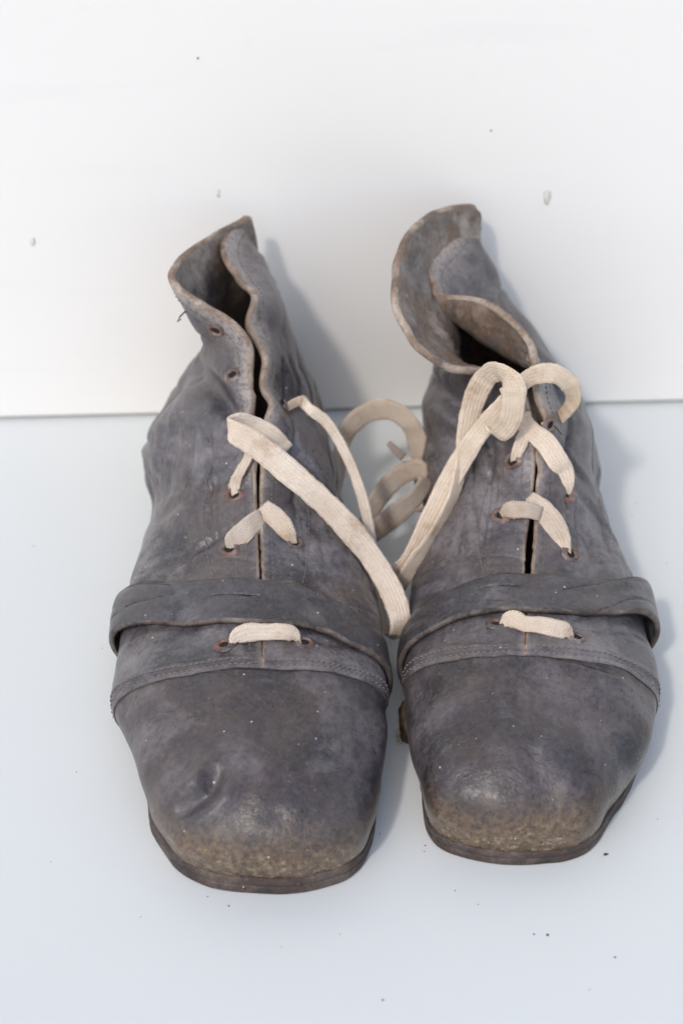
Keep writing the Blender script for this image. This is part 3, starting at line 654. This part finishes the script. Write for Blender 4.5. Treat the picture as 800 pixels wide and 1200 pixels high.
    fz = mk('lace_fibres', fv, ff, M['lace_'+key], parent=lc, smooth=False); fz['kind'] = 'stuff'
    return root, Q

def strap_mesh(B, st):
    """st: rows of (side*arc position q in [-1,1], a_front, a_back, lift); q=-1 left sole edge, 0 centre, 1 right sole edge"""
    st = np.array(st, float); n, m = 190, 25
    q = np.linspace(st[0, 0], st[-1, 0], n)
    af = np.interp(q, st[:, 0], st[:, 1]); ab = np.interp(q, st[:, 0], st[:, 2]); lf = np.interp(q, st[:, 0], st[:, 3])
    k = np.ones(13)/13
    sm = lambda v: np.convolve(np.pad(v, 6, mode='edge'), k, 'valid')
    af, ab, lf = sm(af), sm(ab), sm(lf)
    top, nr = np.zeros((n, m, 3)), np.zeros((n, m, 3))
    for i in range(n):
        s = -1 if q[i] < 0 else 1
        aa = np.linspace(af[i], ab[i], m); tt = np.full(m, 1-abs(q[i]))
        top[i] = ev(B, s, aa, tt); nr[i] = ev(B, s, aa, tt, 'N')
    # smooth along the strap so it bridges the slit
    for _ in range(6):
        top[1:-1] = (top[:-2] + top[1:-1]*2 + top[2:])/4; nr[1:-1] = (nr[:-2] + nr[1:-1]*2 + nr[2:])/4
    nr /= np.linalg.norm(nr, axis=-1, keepdims=True)
    base = top + nr*(lf[:, None, None] + .3)
    th = 2.0
    x = np.linspace(-1, 1, m); crown = .35*(1-x**4)
    O = base + nr*(th + crown[None, :, None] - .5*(np.abs(x) > .99)[None, :, None]); I = base
    rows = np.concatenate([O, I[:, ::-1]], 1); mm = rows.shape[1]
    F = []; kinds = []
    for i in range(n-1):
        for j in range(mm):
            F.append((i*mm+j, (i+1)*mm+j, (i+1)*mm+(j+1) % mm, i*mm+(j+1) % mm)); kinds.append(1 if j in (0, m-2, m-1, mm-1) else 0)
    F.append(tuple(range(mm))); F.append(tuple((n-1)*mm+j for j in range(mm))[::-1])
    kinds += [1, 1]
    return rows.reshape(-1, 3), F, kinds

STRAP_A = [(-.985, 5.0, 5.78, .2), (-.88, 5.0, 5.78, 1.4), (-.74, 4.97, 5.74, 2.6), (-.6, 4.9, 5.66, 2.4), (-.45, 4.83, 5.58, 1.0), (-.3, 4.78, 5.52, .3), (0, 4.74, 5.46, .2), (.3, 4.72, 5.36, .2), (.6, 4.5, 5.1, .2), (.8, 4.35, 4.95, .2), (.95, 4.3, 4.85, .2)]
STRAP_B = [(-.95, 4.3, 4.9, .2), (-.8, 4.35, 5.0, .2), (-.6, 4.55, 5.2, .2), (-.3, 4.72, 5.42, .2), (0, 4.76, 5.46, .2), (.3, 4.74, 5.38, .7), (.43, 4.76, 5.42, 1.8), (.55, 4.8, 5.5, 3.6), (.66, 4.84, 5.56, 4.6), (.78, 4.86, 5.58, 3.8), (.9, 4.86, 5.58, 1.6), (.985, 4.86, 5.58, .3)]
bootA, QA = build_boot('A', 'grey leather boot with upright narrow collar and one long lace loop hanging off its side', STRAP_A, (-32, 140, 0))
bootB, QB = build_boot('B', 'grey leather boot with wide flopped-open collar and lace loops standing at its ankle', STRAP_B, (70, 155, 0))

# ---------------------------------------------------------------- small details
def flake(name, c, r, mat, parent=None, seed=0, flat=.35, origin=(0,0,0), axis='z', n=9):
    """irregular little crumb, millimetres"""
    q = np.random.RandomState(seed); V = []
    for lev, h in ((.6, 0), (1, .5), (.55, 1)):
        for k in range(n):
            a = k*2*math.pi/n; rr = r*lev*q.uniform(.65, 1.2)
            x, y, z = rr*math.cos(a)*q.uniform(.8, 1.1), rr*math.sin(a)*.7, r*flat*h*2
            V.append((c[0]+x, c[1]+y, c[2]+z) if axis == 'z' else (c[0]+x, c[1]-z, c[2]+y*1.6))
    F = [(l*n+k, l*n+(k+1) % n, (l+1)*n+(k+1) % n, (l+1)*n+k) for l in range(2) for k in range(n)]
    F += [tuple(range(n))[::-1], tuple(2*n+k for k in range(n))]
    return np.array(V), F
# crumbs of dirt lying on the floor board
parts = [flake('', c, r, None, seed=k) for k, (c, r) in enumerate(FLOOR_SPECKS)]
V, F, _ = join(parts)
o = mesh_obj('dirt_crumbs', V, F, M['dirt'], smooth=False); o['kind'] = 'stuff'; o['label'] = 'tiny dark crumbs of dirt scattered on the white floor'; o['category'] = 'dirt'
# specks stuck to the wall board
parts = [flake('', c, r, None, seed=50+k, axis='y') for k, (c, r) in enumerate(WALL_SPECKS)]
V, F, _ = join(parts)
o = mesh_obj('wall_specks', V, F, M['dirt'], smooth=False); o['kind'] = 'stuff'; o['label'] = 'few small dark specks stuck on the white wall'; o['category'] = 'dirt'
for k, (c, r, lab) in enumerate(WALL_CHIPS):
    V, F = flake('', c, r, None, seed=80+k, axis='y', flat=.12)
    V[:, 2] = c[2] + (V[:, 2]-c[2])*2.2
    o = mesh_obj('paint_chip', V*1 - 0, F, M['chip'], smooth=True); o['label'] = lab; o['category'] = 'paint chip'; o['group'] = 'paint chips on the wall'
# stud at the inner edge of the right boot's sole, with frayed raw leather
orgB = np.array((70, 155, 0))*.001
sole_B = [c for c in bootB.children if c.name.startswith('sole')][0]
rs = np.random.RandomState(3); V = []; n = 18
for h, k in ((.2, .92), (1.2, 1), (5.5, 1.0), (7.6, .93), (8.4, .8)):
    for i in range(n):
        a = i*2*math.pi/n; e = .55
        x = math.copysign(abs(math.cos(a))**e, math.cos(a)); y = math.copysign(abs(math.sin(a))**e, math.sin(a))
        V.append((29.5 + 7*x*k + rs.normal(scale=.15), 86 + 10*y*k + rs.normal(scale=.15), h))
F = grid_faces(5, n); F = [(l*n+k, l*n+(k+1) % n, (l+1)*n+(k+1) % n, (l+1)*n+k) for l in range(4) for k in range(n)] + [tuple(range(n))[::-1], tuple(4*n+k for k in range(n))]
st = mesh_obj('stud', V, F, M['stud'], sole_B, origin=orgB)
parts = []
for k in range(16):
    p0 = np.array([23 + rs.uniform(-.6, .6), 76 + rs.uniform(0, 6), rs.uniform(.6, 5)]); d = np.array([-1, rs.uniform(-.6, .4), rs.uniform(-.2, .5)])*rs.uniform(1, 3)
    parts.append(tube([p0, p0+d*.5+rs.normal(scale=.2, size=3), p0+d+rs.normal(scale=.4, size=3)], [.16, .13, .06], 4))
V, F, _ = join(parts); fr = mesh_obj('frayed_fibres', V, F, M['fray'], sole_B, origin=orgB); fr['kind'] = 'stuff'
# broken thread ends on the left collar and the right slit
for (q, path, parent, org) in THREADS:
    V, F = tube(path, np.linspace(.42, .22, len(path)), 6)
    pr = (QA if parent == 'A' else QB)[q]
    mesh_obj('thread_end', V, F, M['dirt'], pr, origin=np.array(org)*.001)
